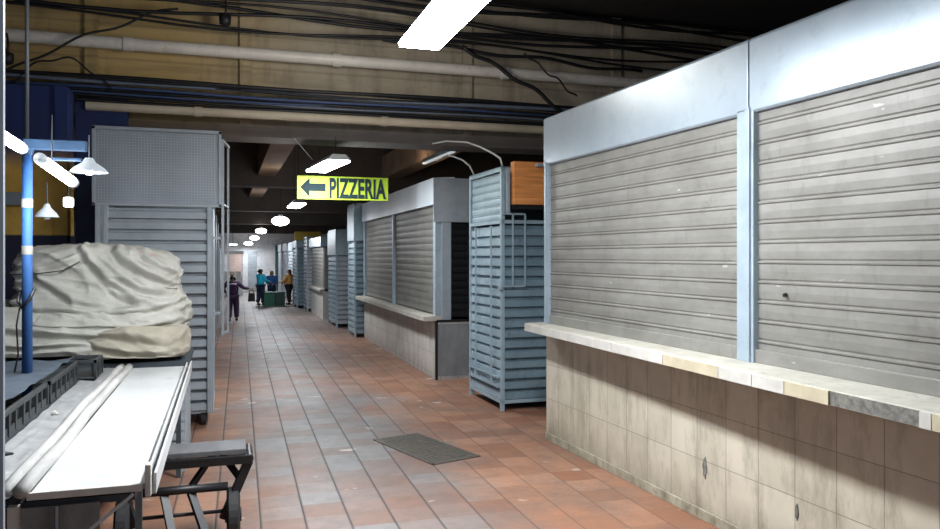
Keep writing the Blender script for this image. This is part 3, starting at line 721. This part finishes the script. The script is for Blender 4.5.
# ---------------------------------------------------------------- floor grate
g = MB(); w, l = .56, 1.22
g.box(-w / 2, w / 2, -l / 2, -l / 2 + .025, .0, .012).box(-w / 2, w / 2, l / 2 - .025, l / 2, 0, .012).box(-w / 2, -w / 2 + .025, -l / 2, l / 2, 0, .012).box(w / 2 - .025, w / 2, -l / 2, l / 2, 0, .012)
MT['grate'] = grate_mat()
g.box(-w / 2, w / 2, -l / 2, l / 2, .0005, .003)
for i in range(1, 22): y = -l / 2 + i * l / 22; g.box(-w / 2, w / 2, y - .008, y + .008, .002, .011)
for i in range(1, 10): x = -w / 2 + i * w / 10; g.box(x - .006, x + .006, -l / 2, l / 2, .002, .009)
tag(g.build('floor_grate', 'grate', loc=(1.98, 7.78, 0), rotz=R(17)), 'dark iron drain grate set in the tiled floor', 'grate')

# ---------------------------------------------------------------- ceiling lights
def fixture(x, y, z, l, w, label, mat, rz=0, zc=6.0, wires=True):
    o = thing('ceiling_light', label, 'lamp', (x, y, z), rz)
    MB().prism([(-w / 2, 0), (w / 2, 0), (w / 2 * .55, .08), (-w / 2 * .55, .08)], 1, -l / 2, l / 2).build('housing', 'shade', o)
    MB().box(-w / 2 + .012, w / 2 - .012, -l / 2 + .015, l / 2 - .015, -.03, -.002).build('diffuser', mat, o, bevel=.01)
    if wires:
        for s in (-.35, .35): MB().tube([(0, s * l, .08), (0, s * l, zc - z)], .006, 6).build('hanger', 'cable', o)
    return o
fixture(1.42, 4.62, 3.62, 2.3, .34, 'nearest and largest glowing fluorescent ceiling light, at the top of the frame', 'tube', 0)
fixture(1.45, 11.6, 3.35, 1.5, .34, 'glowing fluorescent light hanging just in front of the green sign', 'tube', R(6), 3.70)
FL = [(1.60, 18.5, 3.2, 'third glowing light, right behind and below the green sign'), (1.66, 24.9, 3.1, 'fourth light along the passage, an oval glow'),
      (1.51, 35.07, 3.10, 'fifth light along the passage, small oval glow'), (1.51, 43.06, 2.97, 'sixth light along the passage, small glow'), (1.25, 44.85, 2.70, 'last light of the row before the far wall')]
def round_lamp(x, y, z, r, hgt, label):  # oval swollen to take in the glare around each far lamp
    o = thing('ceiling_light', label, 'lamp', (x, y, z))
    n = 9; pts = [(0, 0, -hgt / 2 + hgt * i / n) for i in range(n + 1)]
    MB().tube(pts, [max(.02, r * math.sqrt(max(0, 1 - (2 * i / n - 1) ** 2))) for i in range(n + 1)], 20).build('diffuser', 'tubef', o, smooth=True)
    MB().tube([(0, 0, hgt / 2 - .02), (0, 0, hgt / 2 + .06)], [.10, .05], 14).build('cap', 'shade', o)
    MB().tube([(0, 0, hgt / 2 + .05), (0, 0, 5.0 - z)], .006, 6).build('hanger', 'cable', o)
for i, (x, y, z, lb) in enumerate(FL):
    if i == 0: fixture(x, y, z, 1.5, .34, lb, 'tubef', 0, 5.0)
    else: round_lamp(x, y, z, (.27, .24, .25, .24)[i - 1], (.30, .24, .24, .20)[i - 1], lb)
fixture(.35, 38.0, 2.55, .8, .4, 'small bright light left of the row above the walking person', 'tubef', 0, 5.0)
u = fixture(3.82, 14.0, 3.86, 1.9, .10, 'unlit slim batten under the brown beam above the second kiosk', 'unlit', R(2), 4.02)  # diffuser given a faint glow to look pale, though the batten is off

# ---------------------------------------------------------------- pizzeria sign
s = thing('hanging_sign', 'acid-green hanging sign reading PIZZERIA with a dark arrow pointing left', 'sign', (1.113, 12.75, 2.925))
SW, SH = 1.50, .385
MB().box(0, SW, 0, .03, 0, SH).build('sign_board', 'sign', s, bevel=.004)
fc = D.curves.new('pizzeria_lettering', 'FONT'); fc.body = 'PIZZERIA'; fc.size = .40; fc.extrude = .004; fc.offset = .013; fc.space_character = 1.03
to = D.objects.new('lettering', fc); COL.objects.link(to)
bpy.context.view_layer.update()
dg = bpy.context.evaluated_depsgraph_get(); me = D.meshes.new_from_object(to.evaluated_get(dg)); D.objects.remove(to)
xs = [v.co.x for v in me.vertices]; ys = [v.co.y for v in me.vertices]
for v in me.vertices:
    v.co.x = .52 + (v.co.x - min(xs)) / (max(xs) - min(xs)) * .94
    v.co.y = .025 + (v.co.y - min(ys)) / (max(ys) - min(ys)) * .335
me.materials.clear(); me.materials.append(MT['signdark'])
lt = D.objects.new('lettering', me); COL.objects.link(lt); lt.parent = s; lt.rotation_euler = (R(90), 0, 0); lt.location = (0, -.006, 0); lt['label'] = 'dark lettering PIZZERIA'
MB().prism([(.05, .20), (.20, .345), (.20, .26), (.46, .26), (.46, .135), (.20, .135), (.20, .04)], 1, -.009, -.001).build('arrow', 'signdark', s)
b = MB()
for x in (.12, SW - .1): b.tube([(x, .015, SH), (x, .015, 2.1)], .004, 6)
b.build('hanging_wire', 'cable', s)

# ---------------------------------------------------------------- pipes and cables on the beam
o = MB().tube([(-6, 11.3, 4.86), (9.5, 11.3, 4.86)], .085, 18); 
for x in (-4, -1.3, 1.5, 4.1, 7): o.tube([(x, 11.3, 4.86), (x + .12, 11.3, 4.86)], .10, 18)
tag(o.build('ceiling_pipe', 'pipe', smooth=False), 'thick off-white pipe running along the upper part of the concrete beam', 'pipe')
o = MB().tube([(-1.75, 11.24, 3.99), (9.5, 11.24, 3.99)], .062, 16)
for x in (-.4, 2.2, 4.8): o.tube([(x, 11.24, 3.99), (x + .1, 11.24, 3.99)], .075, 16)
tag(o.build('ceiling_pipe', 'pipe2', smooth=False), 'thinner cream pipe running along the bottom edge of the concrete beam', 'pipe')
def cable(x0, x1, z0, z1, sag, lab, r=.014, y=11.2, mat='cable', w=0.03, grp=None):
    pts = []; ph = random.random() * 6
    n = 26
    for i in range(n + 1):
        u = i / n
        pts.append((lerp(x0, x1, u), y - .03 * math.sin(u * 7 + ph), lerp(z0, z1, u) - sag * 4 * u * (1 - u) + w * math.sin(u * 17 + ph)))
    o = MB().tube(pts, r, 6).build('ceiling_cable', mat, smooth=True)
    tag(o, lab, 'cable', grp)
G1 = 'straight dark cables bundled above the lower pipe'
for i in range(11):
    z = 4.07 + i * .032
    cable(-3.6 + random.random() * .6, 8.5, z + random.uniform(-.02, .03), z + random.uniform(-.04, .03), random.uniform(0, .05), 'dark cable in the bundle running just above the lower cream pipe', random.choice((.016, .022, .028)), 11.24 - .012 * i, 'cableblue' if i in (3, 6) else 'conduitblue' if i in (2, 8) else 'cable', .012, G1)
G2 = 'loose dark cables sagging over the upper pipe'
for i in range(11):
    z = 5.12 + .075 * i
    cable(-6, 9.5, z + random.uniform(-.05, .1), z + random.uniform(-.15, .15), random.uniform(-.12, .10), 'loose dark cable sagging across the beam above the off-white pipe', random.choice((.013, .018, .024)), 11.12, 'cable', .06, G2)
cable(-2.9, -.6, 4.15, 5.35, -.10, 'dark cable rising diagonally across the upper pipe at the left', .016, 11.08)
cable(-2.6, -1.4, 4.2, 4.15, -.38, 'dark cable looping in an arch below the off-white pipe', .013, 11.1)
cable(3.4, 5.2, 5.15, 4.15, -.05, 'thick black cable dropping diagonally behind the large kiosk top', .03, 11.05)
cable(4.4, 5.3, 5.15, 4.5, .02, 'thin black cable dropping steeply behind the large kiosk top', .014, 11.05)
cable(2.2, 6.5, 5.2, 5.0, .02, 'dark cable bundle along the beam left of the large kiosk top', .026, 11.12)
for x, z, lb in ((-2.63, 4.52, 'small black box hanging under the off-white pipe at left'), (.0, 5.25, 'small black box on the beam above the off-white pipe')):
    g = MB().tube([(0, 0, .30), (.02, 0, .15), (0, 0, .0)], [.012, .014, .02], 8)
    g.tube([(0, 0, .06), (0, 0, .04), (0, 0, -.08), (0, 0, -.10)], [.03, .085, .075, .03], 14)
    tag(g.build('cable_joint', 'cable', loc=(x, 11.05, z), smooth=True), lb, 'cable joint')
# sign stay wire
tag(MB().tube([(.95, 11.35, 3.70), (1.25, 11.75, 3.45)], .006, 6).build('stay_wire', 'conduit'), 'thin stay wire running down to the light before the green sign', 'wire')

# ---------------------------------------------------------------- people
def skin_obj(name, mat, verts, edges, radii, parent=None, sub=1):
    me = D.meshes.new(name); me.from_pydata(verts, edges, [])
    me.materials.append(MT[mat])
    o = D.objects.new(name, me); COL.objects.link(o)
    if parent: o.parent = parent
    m = o.modifiers.new('skin', 'SKIN'); m.use_smooth_shade = True
    for i, r in enumerate(radii):
        sv = me.skin_vertices[0].data[i]; sv.radius = r if isinstance(r, tuple) else (r, r)
    me.skin_vertices[0].data[0].use_root = True
    s_ = o.modifiers.new('sub', 'SUBSURF'); s_.levels = sub; s_.render_levels = sub
    return o
def person(label, loc, rz, top, bottom, arms, step=.0, hgt=1.48, hair_long=False, stripe=False, lean=0., group=None):
    """figure faces +Y locally. arms: {side: (elbow, hand)} in metres for a 1.6 m body"""
    S = hgt / 1.6
    root = thing('person', label, 'person', loc, rz)
    J = {}; V = []; Rr = []; E = []
    def add(k, p, r, par=None):
        J[k] = len(V); V.append(tuple(c_ * S for c_ in p)); Rr.append(tuple(q * S for q in r) if isinstance(r, tuple) else r * S)
        if par is not None: E.append((J[par], J[k]))
    L_ = lean
    add('pelvis', (0, 0, .84), (.135, .10)); add('waist', (0, L_ * .3, .98), (.12, .09), 'pelvis'); add('chest', (0, L_ * .7, 1.16), (.145, .10), 'waist')
    add('shoulders', (0, L_, 1.29), (.12, .08), 'chest'); add('neck', (0, L_ + .01, 1.37), .048, 'shoulders'); add('head', (0, L_ + .03, 1.45), (.07, .085), 'neck'); add('crown', (0, L_ + .025, 1.54), (.062, .075), 'head')
    add('nose', (0, L_ + .125, 1.45), .014, 'head')
    for s_, sd in ((-1, 'L'), (1, 'R')):
        add('ear' + sd, (s_ * .082, L_ + .02, 1.455), .015, 'head')
        el, hd = arms[sd]
        add('sh' + sd, (s_ * .175, L_, 1.27), .058, 'shoulders'); add('el' + sd, el, .042, 'sh' + sd); add('wr' + sd, hd, .028, 'el' + sd)
        e, w_ = Vector(el), Vector(hd); d = (w_ - e).normalized()
        side = d.cross(Vector((0, 1, 0)));
        if side.length < .2: side = d.cross(Vector((0, 0, 1)))
        side.normalize(); nn = side.cross(d)
        pm = w_ + d * .05; add('pm' + sd, pm, (.036, .02), 'wr' + sd)
        for q in range(4):
            o_ = side * (.027 - .018 * q); ln = (.05, .06, .055, .042)[q]
            add('f%d%s' % (q, sd), pm + o_ + d * .04, .010, 'pm' + sd); add('g%d%s' % (q, sd), pm + o_ + d * (.04 + ln * .6) - nn * .008, .009, 'f%d%s' % (q, sd)); add('h%d%s' % (q, sd), pm + o_ + d * (.04 + ln) - nn * .022, .008, 'g%d%s' % (q, sd))
        add('t1' + sd, w_ + d * .03 + side * .04, .012, 'pm' + sd); add('t2' + sd, w_ + d * .065 + side * .055 - nn * .01, .010, 't1' + sd)
        st = step * s_
        add('hip' + sd, (s_ * .09, 0, .80), .10, 'pelvis'); add('kn' + sd, (s_ * .10, st * .5 + .02, .45), .066, 'hip' + sd); add('an' + sd, (s_ * .10, st - .02, .09), .042, 'kn' + sd)
        add('toe' + sd, (s_ * .11, st + .12, .035), .035, 'an' + sd)
    skin_obj('body', 'skin', V, E, Rr, root)
    # clothes: slightly larger skins over the same joints
    def cloth(name, mat, keys, edges, rad, ex=None):
        vv = []; rr = []
        for k_, r in zip(keys, rad):
            p = V[J[k_]] if isinstance(k_, str) else tuple(c_ * S for c_ in k_)
            vv.append(p); rr.append(tuple(q * S for q in r) if isinstance(r, tuple) else r * S)
        return skin_obj(name, mat, vv, edges, rr, root)
    cloth('top', top, ['pelvis', 'waist', 'chest', 'shoulders', 'shL', 'elL', 'shR', 'elR', 'wrL', 'wrR'], [(0, 1), (1, 2), (2, 3), (3, 4), (4, 5), (3, 6), (6, 7), (5, 8), (7, 9)],
          [(.20, .16), (.185, .145), (.205, .15), (.16, .115), .088, .070, .088, .070, .052, .052])
    cloth('trousers', bottom, ['pelvis', 'hipL', 'knL', 'anL', 'hipR', 'knR', 'anR'], [(0, 1), (1, 2), (2, 3), (0, 4), (4, 5), (5, 6)], [(.15, .12), .125, .100, .080, .125, .100, .080])
    hk = [(0, L_ + .0, 1.46), (0, L_ + .0, 1.55)] + ([(0, L_ - .07, 1.40), (0, L_ - .09, 1.28)] if hair_long else [(0, L_ - .045, 1.42)])
    skin_obj('hair', 'hair', [tuple(c_ * S for c_ in q) for q in hk], [(0, 1), (0, 2)] + ([(2, 3)] if hair_long else []), [(.085 * S, .085 * S), (.075 * S, .085 * S)] + ([(.06 * S, .04 * S), (.04 * S, .03 * S)] if hair_long else [(.06 * S, .04 * S)]), root)
    for x in (-.028, .028):
        MB().tube([(x * S, (L_ + .098) * S, 1.47 * S), (x * S, (L_ + .112) * S, 1.47 * S)], .010 * S, 8).build('eye', 'hair', root)
    MB().box(-.025 * S, .025 * S, (L_ + .10) * S, (L_ + .112) * S, 1.405 * S, 1.413 * S).build('mouth', 'purple', root)
    for sd in 'LR':
        x, y, z = V[J['an' + sd]]
        MB().tube([(x, y - .04 * S, .045 * S), (x, y + .03 * S, .05 * S), (x, y + .14 * S, .035 * S), (x, y + .17 * S, .03 * S)], [.035 * S, .045 * S, .038 * S, .02 * S], 12).build('shoe', 'rubber', root, smooth=True)
    if stripe:
        MB().tube([(-.13 * S, (-.135) * S, 1.235 * S), (0, -.155 * S, 1.242 * S), (.13 * S, -.135 * S, 1.235 * S)], .020 * S, 8).build('pale_shoulder_stripe', 'stripe', root, smooth=True)
    return root
person('person in dark purple clothes with a pale shoulder stripe walking away, one arm out', (.235, 24.8, 0), R(-8), 'purple', 'purple',
       {'L': ((-.34, -.02, 1.08), (-.25, .16, .95)), 'R': ((.34, .0, 1.10), (.52, .12, 1.08))}, .12, 1.47, stripe=True)
bg = MB().prism([(-.10, -.16), (.12, -.16), (.10, .10), (-.08, .10)], 1, -.05, .05).tube([(-.06, 0, .10), (-.03, 0, .2), (.05, 0, .2), (.08, 0, .10)], .012, 8)
tag(bg.build('handbag', 'rubber', loc=(.78, 24.98, .74), smooth=False), 'small black bag held out by the person in dark purple', 'bag')
person('person in a bright cyan top and dark trousers standing by green crates', (1.38, 32.4, 0), R(-50), 'cyan', 'denim',
       {'L': ((-.24, .10, 1.05), (-.16, .32, 1.02)), 'R': ((.25, .08, 1.04), (.20, .34, 1.0))}, .05, 1.52)
person('person in royal blue behind the green crates', (1.86, 33.2, 0), R(170), 'blue', 'denim',
       {'L': ((-.24, .08, 1.05), (-.14, .30, .95)), 'R': ((.25, .08, 1.04), (.14, .32, .95))}, .03, 1.42)
person('person in a mustard orange top and black trousers at the right end of the crates', (2.52, 32.5, 0), R(60), 'orange', 'blacktr',
       {'L': ((-.26, .10, 1.03), (-.18, .32, .98)), 'R': ((.27, .06, 1.03), (.22, .30, .95))}, .05, 1.50, hair_long=True)
def bigcrate(loc, m, lb):
    o = thing('crate', lb, 'crate', loc)
    g = MB().box(-.19, .19, -.25, .25, 0, .03)
    for a in (-.19, .17): g.box(a, a + .02, -.25, .25, .03, .52)
    for a in (-.25, .23): g.box(-.17, .17, a, a + .02, .03, .52)
    for z in (.10, .24, .38): g.box(-.2, .2, -.265, .265, z, z + .03)
    g.build('crate_body', m, o)
    MB().box(-.21, .21, -.28, .28, .52, .56).build('lid', m, o, bevel=.01)
bigcrate((1.68, 31.9, 0), 'green', 'bright green crate in front of the person in royal blue')
bigcrate((2.10, 31.9, 0), 'greend', 'very dark green crate beside the bright green one')

# ---------------------------------------------------------------- far end
def box_thing(name, mat, x0, x1, y0, y1, z0, z1, label, cat):
    o = thing(name, label, cat, ((x0 + x1) / 2, y0, 0)); w = x1 - x0
    MB().box(-w / 2, w / 2, 0, y1 - y0, z0, z1).build('body', mat, o, bevel=.01)
    return o
for i, (x, w, m, lb) in enumerate(((-1.0, 1.0, 'shut', 'pale grey roller door at the left of the far wall'), (.55, .7, 'pink', 'pinkish door left of centre in the far wall'),
                                   (1.5, .5, 'slate', 'narrow grey door in the middle of the far wall'), (3.2, .85, 'teal', 'dark teal door right of centre in the far wall'), (4.6, 1.1, 'shut', 'pale grey roller door at the right of the far wall'))):
    o = MB().slats((-w / 2, 0), (w / 2, 0), (0, -1), 0.02, 2.2 if m != 'teal' else 2.6, .14, .012).build('door_%d' % (i + 1), m, loc=(x, 45.96, 0)); o['kind'] = 'structure'; o['label'] = lb
    MB().box(-w / 2 - .06, w / 2 + .06, -.01, .03, 2.2 if m != 'teal' else 2.6, 2.3 if m != 'teal' else 2.7).build('door_head', 'slate_l', o)
st = thing('market_stall', 'low white stall with goods before the far wall, left of the people', 'stall', (.35, 41.0, 0))
MB().box(-.5, .5, 0, .8, 0, .9).build('counter', 'farwall', st); MB().box(-.55, .55, -.05, .85, 2.1, 2.25).build('canopy', 'stonewhite', st)
for x in (-.5, .46): MB().box(x, x + .04, 0, .04, .9, 2.1).build('post', 'slate_l', st)
for i in range(3):
    g = MB().box(-.12, .12, -.1, .1, 0, .28).box(-.13, .13, -.11, .11, .28, .31)
    tag(g.build('carton', ('stonewhite', 'pink', 'stonewhite')[i], loc=(.05 + .3 * i, 41.2, .9), bevel=.01), ['white carton at the left on the distant stall', 'pinkish carton in the middle of the distant stall', 'white carton at the right on the distant stall'][i], 'box')

# ---------------------------------------------------------------- lights
def area(loc, size, sy, power, rot=(0, 0, 0), col=(.92, .96, 1), name='fixture_glow'):
    l = D.lights.new(name, 'AREA'); l.shape = 'RECTANGLE'; l.size = size; l.size_y = sy; l.energy = power; l.color = col
    o = D.objects.new(name, l); COL.objects.link(o); o.location = loc; o.rotation_euler = rot; return o
area((1.42, 4.66, 3.57), .3, 2.2, 300, (0, 0, 0))
area((1.45, 11.6, 3.30), .3, 1.4, 90, (0, 0, R(6)))
for i, (x, y, z, lb) in enumerate(FL): area((x, y, z - .20), .4, 1.2, (70, 100, 150, 90, 45)[i])
# points beside the lit lamps, and fills added where none hangs
def point(loc, p, r=.15, col=(.9, .95, 1)):
    l = D.lights.new('glow_fill', 'POINT'); l.energy = p; l.shadow_soft_size = r; l.color = col
    o = D.objects.new('glow_fill', l); COL.objects.link(o); o.location = loc
point((-1.15, 5.6, 2.35), 42, .12); point((.35, 38, 2.4), 20); point((-.2, .4, 2.5), 16, .3)  # tube glow, far light glow, then an added fill for the near table
point((1.5, 8.4, 4.4), 125, .5, (1, .95, .86)); point((3.6, 15.5, 3.7), 14, .2, (1, .8, .6))  # both added with no lamp there, to brighten the concrete beams
point((.5, 1.2, 3.4), 35, .4)        # the next fixture of the row, behind the photographer
point((1.45, 12.1, 3.05), 30, .12); point((1.4, 18, 3.5), 14, .3); point((1.5, 30.2, 2.8), 60, .3)  # first is added fill for the second kiosk's fascia, last for the people
w = D.worlds.new('world'); bpy.context.scene.world = w; w.use_nodes = True
w.node_tree.nodes['Background'].inputs[0].default_value = (.30, .36, .48, 1); w.node_tree.nodes['Background'].inputs[1].default_value = .22

# ---------------------------------------------------------------- camera
cam = D.cameras.new('camera'); co = D.objects.new('camera', cam); COL.objects.link(co)
cam.sensor_width = 36; cam.lens = 36 * 770 / 940; cam.shift_y = -8.5 / 940; cam.clip_start = .05; cam.clip_end = 200
co.location = (0, 0, 2.0); co.rotation_euler = (R(90), 0, -math.atan(245 / 770))
sc = bpy.context.scene; sc.camera = co
sc.view_settings.view_transform = 'Standard'; sc.view_settings.look = 'None'; sc.view_settings.exposure = 0
sc.cycles.use_denoising = True
sc.cycles.max_bounces = 6
